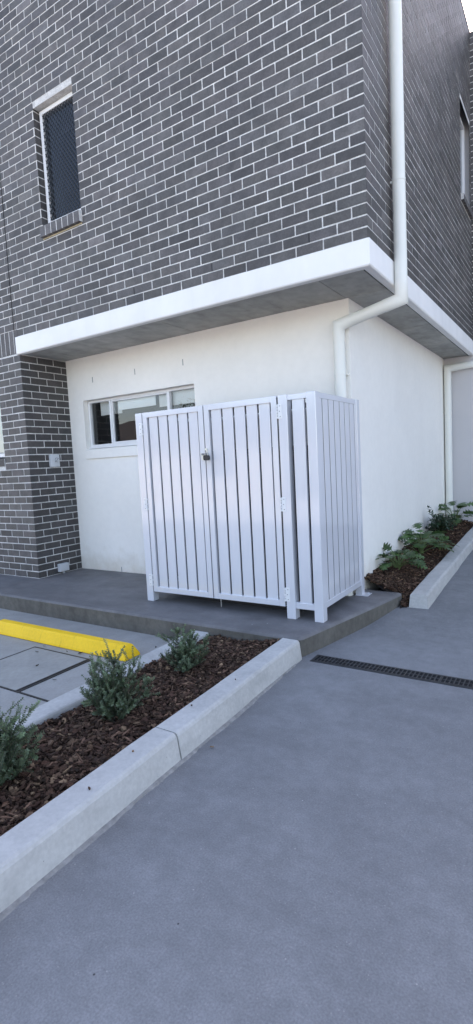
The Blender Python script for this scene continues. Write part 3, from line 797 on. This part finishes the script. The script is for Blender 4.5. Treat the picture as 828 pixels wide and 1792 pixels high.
mb = MB(); mb.box(cx0 + .013, cx1 - .015, cy0 + .013, cy1 - .013, zc - .01, zc + .0045); mb.build('cover_lid', M['cover_fill'], ac)

# trench drain -------------------------------------------------------------------
dr = tag(empty('trench_drain', (.9, -1.335, ZD)), 'narrow black slotted drain grate set across the driveway', 'drain')
dx0, dx1, dy0, dy1 = .143, 4.2, -1.405, -1.268
mb = MB(); mb.box(dx0, dx1, dy0, dy0 + .012, ZD - .02, ZD + .004); mb.box(dx0, dx1, dy1 - .012, dy1, ZD - .02, ZD + .004); mb.box(dx0, dx0 + .01, dy0 + .012, dy1 - .012, ZD - .02, ZD + .004); mb.build('drain_frame', M['grate'], dr)
mb = MB(); mb.box(dx0 + .01, dx1, dy0 + .012, dy1 - .012, ZD + .0006, ZD + .0012); mb.build('drain_channel', M['void'], dr)
x = dx0 + .012
while x < dx1 - .02:
    xe = min(x + .88, dx1); mb = MB(); zt = ZD + .0065
    mb.box(x, xe - .003, dy0 + .013, dy0 + .021, ZD + .0012, zt); mb.box(x, xe - .003, dy1 - .021, dy1 - .013, ZD + .0012, zt)
    ym = (dy0 + dy1) / 2; mb.box(x, xe - .003, ym - .003, ym + .003, ZD + .0012, zt - .001)
    s = x
    while s < xe - .004:
        mb.box(s, s + .0065, dy0 + .0205, dy1 - .0205, ZD + .0012, zt - .0006); s += .0272
    mb.build('grate', M['grate'], dr); x = xe

# ================================================================== PLANTS
def leafquad(mb, p, d, n, L, W, c, m=0):
    d = d.normalized(); s = d.cross(n)
    if s.length < 1e-4: s = d.cross(Vector((1, 0, 0)))
    s.normalize(); up = s.cross(d) * (L * .12)
    mb.face([p, p + d * L * .45 + s * W * .5 + up * .4, p + d * L, p + d * L * .45 - s * W * .5 + up * .4], m, c)
def shrub(loc, h, r, seed, label, nst=44, lean=(0, 0)):
    rg = random.Random(seed); x0, y0, z0 = loc
    root = tag(empty('shrub', loc), label, 'shrub', 'grey green shrubs in the bark bed')
    st, lf = MB(), MB()
    def shoot(p, d, L, dep, rad):
        n = max(4, int(L / .03)); pts = [Vector(p)]; d = Vector(d)
        for i in range(n):
            d = (d + Vector((rg.gauss(0, .13), rg.gauss(0, .13), rg.gauss(.05, .08)))).normalized()
            pts.append(pts[-1] + d * (L / n))
        st.tube([tuple(q) for q in pts], [max(.0006, rad * (1 - .8 * i / n)) for i in range(n + 1)], 5, cap=False)
        tone = rg.uniform(.65, 1.25)
        start = .25 if dep == 0 else .05
        s = start * L
        while s < L:
            k = min(int(s / L * n), n - 1); q = pts[k] + (pts[k + 1] - pts[k]) * (s / L * n - k); ax = (pts[k + 1] - pts[k]).normalized()
            a0 = rg.uniform(0, 6.28); nw = 4
            e1 = ax.orthogonal().normalized(); e2 = ax.cross(e1)
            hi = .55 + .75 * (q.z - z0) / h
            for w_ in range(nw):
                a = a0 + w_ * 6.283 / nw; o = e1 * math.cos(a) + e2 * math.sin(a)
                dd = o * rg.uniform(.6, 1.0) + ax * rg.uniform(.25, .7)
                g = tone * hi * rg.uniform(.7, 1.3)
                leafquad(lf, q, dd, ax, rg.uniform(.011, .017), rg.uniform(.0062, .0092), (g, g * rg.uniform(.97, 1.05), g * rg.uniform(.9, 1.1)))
            s += rg.uniform(.0075, .0115)
        if dep < 1:
            for _ in range(rg.randint(8, 12)):
                k = rg.randint(1, n - 1); ax = (pts[k + 1] - pts[k]).normalized() if k < n else d
                o = Vector((rg.gauss(0, 1), rg.gauss(0, 1), rg.gauss(.2, .6))).normalized()
                shoot(pts[k], ax * .75 + o * .75, L * rg.uniform(.14, .34), dep + 1, rad * .55)
    for i in range(nst):
        a = rg.uniform(0, 6.28); el = rg.random() ** .8
        out = rg.uniform(.05, 1.0) ** .7
        tgt = Vector((math.cos(a) * r * out + lean[0] * h * el, math.sin(a) * r * out + lean[1] * h * el, h * math.sqrt(max(.06, 1 - .78 * out * out)) * rg.uniform(.62, 1.05)))
        shoot(Vector(loc) + Vector((rg.gauss(0, .02), rg.gauss(0, .02), -.02)), tgt.normalized(), tgt.length, 0, .0028)
    st.build('stems', M['twig'], root); lf.build('foliage', M['grey_leaf'], root)
    return root
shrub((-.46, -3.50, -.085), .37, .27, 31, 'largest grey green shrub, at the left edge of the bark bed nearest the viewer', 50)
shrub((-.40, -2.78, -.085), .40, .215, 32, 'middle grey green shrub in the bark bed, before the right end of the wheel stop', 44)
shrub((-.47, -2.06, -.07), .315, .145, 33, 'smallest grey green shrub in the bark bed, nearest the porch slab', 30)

def lobed_leaf(lf, st, base, az, reach, rise, L, rg, tone, stc=(1, 1, 1)):
    """arching stalk carrying a deeply lobed drooping blade"""
    o = Vector((math.cos(az), math.sin(az), 0)); b = Vector(base)
    p3 = b + o * reach + Vector((0, 0, rise)); p1 = b + o * reach * .25 + Vector((0, 0, rise * .75))
    pts = []
    for i in range(8):
        t = i / 7; pts.append((1 - t) ** 2 * b + 2 * t * (1 - t) * p1 + t * t * p3)
    st.tube([tuple(p) for p in pts], [.0042 - .0018 * i / 7 for i in range(8)], 6, cap=False, c=stc)
    d = (pts[-1] - pts[-2]).normalized(); d = (d + o * .5 + Vector((0, 0, rg.uniform(-.3, .1)))).normalized()
    side_ = o.cross(Vector((0, 0, 1))).normalized() * (1 if rg.random() < .5 else 1)
    roll = rg.gauss(0, .35)
    n0 = 11; p = pts[-1]; mid = []; dd = d.copy()
    for i in range(n0 + 1):
        mid.append(p.copy()); p = p + dd * (L / n0); dd = (dd + Vector((0, 0, -.075))).normalized()
    up = side_.cross(d).normalized(); sd = (side_ * math.cos(roll) + up * math.sin(roll)).normalized()
    def wid(i):
        t = i / n0; env = math.sin(math.pi * min(1, t * .86 + .14)) ** .8
        return L * .40 * env * (1.0 if i % 2 else .28)
    for sg in (1, -1):
        edge_ = []
        for i in range(n0 + 1):
            wv = wid(i) if 0 < i < n0 else .0
            fwd = (mid[min(i + 1, n0)] - mid[max(i - 1, 0)]).normalized()
            edge_.append(mid[i] + sd * sg * wv + fwd * wv * .35 + up * wv * rg.uniform(.05, .3) - Vector((0, 0, wv * .25)))
        for i in range(n0):
            g = tone * rg.uniform(.85, 1.15)
            f = [mid[i], mid[i + 1], edge_[i + 1], edge_[i]]
            if i == n0 - 1: f = [mid[i], mid[i + 1], edge_[i]]
            if i == 0: f = [mid[0], mid[1], edge_[1]]
            lf.face(f, 0, (g, g, g * .95))
def lobed_plant(loc, n, size, seed, label, spread=1.0):
    rg = random.Random(seed); root = tag(empty('leafy_plant', loc), label, 'plant', 'glossy lobed leaf plants along the white wall')
    st, lf = MB(), MB()
    for i in range(n):
        az = 2 * math.pi * i / n * 1.0 + rg.uniform(-.4, .4); k = rg.random()
        tone = rg.uniform(.6, 1.35) * (1.5 if rg.random() < .12 else 1)
        lobed_leaf(lf, st, (loc[0] + rg.gauss(0, .012), loc[1] + rg.gauss(0, .012), loc[2] - .02), az, size * rg.uniform(.25, .75) * spread * (1 - .4 * k), size * (.45 + .55 * k) * rg.uniform(.75, 1.05), size * rg.uniform(.5, .78), rg, tone)
    st.build('leaf_stalks', M['petiole'], root); lf.build('leaves', M['lobed_leaf'], root); return root
lobed_plant((.16, .80, .085), 30, .27, 41, 'nearest glossy lobed plant by the white wall, beside the enclosure and porch')
lobed_plant((.21, 1.62, .13), 30, .30, 42, 'upright lobed plant second from the porch along the white wall')
lobed_plant((.34, 2.02, .11), 22, .18, 43, 'low spreading lobed plant against the right kerb, beside the upright one', 1.2)
lobed_plant((.22, 3.62, .22), 20, .33, 44, 'farthest lobed plant at the foot of the downpipe on the grey end wall')
def dark_shrub(loc, h, r, seed, label):
    rg = random.Random(seed); root = tag(empty('dark_shrub', loc), label, 'shrub'); st, lf = MB(), MB()
    for i in range(56):
        a = rg.uniform(0, 6.28); out = rg.random() ** .6
        tall = i < 3
        tgt = Vector((math.cos(a) * r * out, math.sin(a) * r * out * 1.5, h * (.35 + .6 * rg.random()) * (1 - .3 * out)))
        if tall: tgt = Vector((-.14 + .03 * i, -.12 - .05 * i, h * (1.12 - .12 * i)))
        n = 8; b = Vector(loc); pts = [b + tgt * (k / n) + Vector((rg.gauss(0, .006), rg.gauss(0, .006), .04 * math.sin(math.pi * k / n))) for k in range(n + 1)]
        st.tube([tuple(p) for p in pts], [.003 * (1 - .7 * k / n) for k in range(n + 1)], 5, cap=False)
        for k in range(2, n + 1):
            for _ in range(4):
                d = Vector((rg.gauss(0, 1), rg.gauss(0, 1), rg.gauss(.35, .6))).normalized(); g = rg.uniform(.6, 1.4)
                leafquad(lf, pts[k], d, Vector((rg.gauss(0, .4), rg.gauss(0, .4), 1)).normalized(), rg.uniform(.035, .06), rg.uniform(.016, .026), (g, g, g))
    st.build('stems', M['twig'], root); lf.build('foliage', M['dark_leaf'], root); return root
dark_shrub((.21, 2.72, .19), .34, .21, 51, 'dense dark green shrub between the lobed plants in front of the white wall')

# small dead leaves on the bay
leafpos = [(-2.05, -2.02), (-1.99, -2.14), (-1.62, -2.005), (-1.30, -2.10), (-1.36, -2.46), (-1.72, -2.34), (-1.75, -2.03)]
for i, (x, y) in enumerate(leafpos):
    rg = random.Random(60 + i); mb = MB(); L = rg.uniform(.028, .045); a = rg.uniform(0, 6.28); z = ZP + .0075
    ca, sa = math.cos(a), math.sin(a)
    def q(u, v, w): return (x + u * ca - v * sa, y + u * sa + v * ca, z + w)
    mb.mesh([q(-L / 2, 0, .003), q(-L * .1, L * .22, .008), q(L * .3, L * .16, .004), q(L / 2, 0, .009), q(L * .3, -L * .16, .003), q(-L * .1, -L * .22, .002), q(0, 0, .001)], [(0, 6, 1), (1, 6, 2), (2, 6, 3), (3, 6, 4), (4, 6, 5), (5, 6, 0)], 0, (.5, .5, .5))
    tag(mb.build('fallen_leaf', M['bark']), 'curled dark brown fallen leaf near the pit cover in the parking bay', 'leaf', 'dead leaves in the parking bay')

# ================================================================== ACROSS THE ROAD (behind the viewer, seen in reflections)
hs = tag(empty('neighbour_house', (-17, -19, 0)), 'low cream house with brown tiled roof across the road', 'house')
mb = MB(); mb.box(-26, -8, -24, -15.5, -.27, 2.4); mb.build('house_wall', M['cream_brick'], hs)
mb = MB()
mb.mesh([(-26.6, -24.6, 2.35), (-7.4, -24.6, 2.35), (-7.4, -14.9, 2.35), (-26.6, -14.9, 2.35), (-22, -19.75, 4.3), (-12, -19.75, 4.3)], [(3, 2, 5, 4), (1, 0, 4, 5), (0, 3, 4), (2, 1, 5), (0, 1, 2, 3)])
mb.build('house_roof', M['tile'], hs, recalc=True)
for x in (-23, -18, -12):
    mb = MB(); mb.box(x, x + 1.8, -15.5, -15.46, .8, 2.0); mb.build('house_window', M['dark_glass'], hs)
fe = tag(empty('timber_fence', (6, -20, 0)), 'brown timber fence across the road', 'fence')
mb = MB()
for i in range(120): mb.box(-7 + i * .2, -7 + i * .2 + .19, -20, -19.98 + .004 * (i % 3), -.27, 1.5)
mb.build('palings', M['fence_paint'], fe)
def tree(loc, h, r, seed, label):
    rg = random.Random(seed); t = tag(empty('garden_tree', loc), label, 'tree'); b = Vector(loc)
    mb = MB(); mb.tube([tuple(b + Vector((0, 0, -.3))), tuple(b + Vector((.1, .1, h * .4))), tuple(b + Vector((0, .2, h * .7)))], [.22, .16, .08], 10)
    for i in range(7):
        a = i * .9; mb.tube([tuple(b + Vector((.08, .1, h * (.35 + .04 * i)))), tuple(b + Vector((math.cos(a) * r * .7, math.sin(a) * r * .7, h * (.6 + .04 * i))))], [.09, .03], 7)
    mb.build('trunk', M['trunk'], t)
    mb = MB()
    cl = [(Vector((rg.gauss(0, r * .45), rg.gauss(0, r * .45), h * rg.uniform(.5, .95))), rg.uniform(.5, 1.0) * r * .5) for _ in range(16)]
    for c, cr in cl:
        for _ in range(130):
            o = Vector((rg.gauss(0, 1), rg.gauss(0, 1), rg.gauss(0, .8))); o = o.normalized() * cr * rg.random() ** .4
            g = rg.uniform(.5, 1.4)
            leafquad(mb, b + c + o, Vector((rg.gauss(0, 1), rg.gauss(0, 1), rg.gauss(0, 1))), Vector((0, 0, 1)), .3, .16, (g, g, g))
    mb.build('crown', M['tree_leaf'], t)
tree((-21, -29, 0), 6.6, 3.2, 71, 'spreading tree behind the cream house, left of its ridge')
tree((-13.5, -30, 0), 6.0, 3.0, 72, 'rounded tree behind the cream house, right of its ridge')
tree((3, -25, 0), 7, 3.4, 73, 'tall tree behind the timber fence')

# ================================================================== CAMERA, LIGHT, SKY
cam_d = bpy.data.cameras.new('camera'); cam = link(bpy.data.objects.new('camera', cam_d))
cp = Vector((1.769750, -4.782182, 1.308098)); pitch, roll, yaw = .0918436, -.0524894, -.5762727
f = Vector((math.cos(pitch) * math.sin(yaw), math.cos(pitch) * math.cos(yaw), -math.sin(pitch)))
r = f.cross(Vector((0, 0, 1))).normalized(); u = r.cross(f)
r2 = r * math.cos(roll) + u * math.sin(roll); u2 = -r * math.sin(roll) + u * math.cos(roll)
cam.matrix_world = Matrix(((r2.x, u2.x, -f.x, cp.x), (r2.y, u2.y, -f.y, cp.y), (r2.z, u2.z, -f.z, cp.z), (0, 0, 0, 1)))
cam_d.sensor_fit = 'VERTICAL'; cam_d.sensor_height = 36; cam_d.lens = 923.80 / 1792 * 36
cam_d.clip_start = .05; cam_d.clip_end = 2000
scene.camera = cam

SUN_EL, SUN_AZ = R(44), R(-14)          # behind the building: everything in view lies in its shadow
wd = bpy.data.worlds.new('World'); scene.world = wd; wd.use_nodes = True
nt = wd.node_tree; bg = nt.nodes['Background']
sky = nt.nodes.new('ShaderNodeTexSky'); sky.sky_type = 'NISHITA'; sky.sun_disc = False
sky.sun_elevation = SUN_EL; sky.sun_rotation = SUN_AZ; sky.altitude = 20; sky.air_density = 1.0; sky.dust_density = 1.5; sky.ozone_density = 1.0
nt.links.new(mul(nt, sky.outputs[0], (1.15, 1.0, .92)), bg.inputs['Color']); bg.inputs['Strength'].default_value = .58
sd = bpy.data.lights.new('sun', 'SUN'); sd.energy = 5.0; sd.angle = R(.53); sd.color = (1, .94, .85)
so = link(bpy.data.objects.new('sun', sd)); so.location = (0, 20, 20)
sv = Vector((math.sin(SUN_AZ) * math.cos(SUN_EL), math.cos(SUN_AZ) * math.cos(SUN_EL), math.sin(SUN_EL)))
so.rotation_euler = (-sv).to_track_quat('-Z', 'Y').to_euler()
scene.view_settings.view_transform = 'Standard'; scene.view_settings.look = 'None'; scene.view_settings.exposure = 0
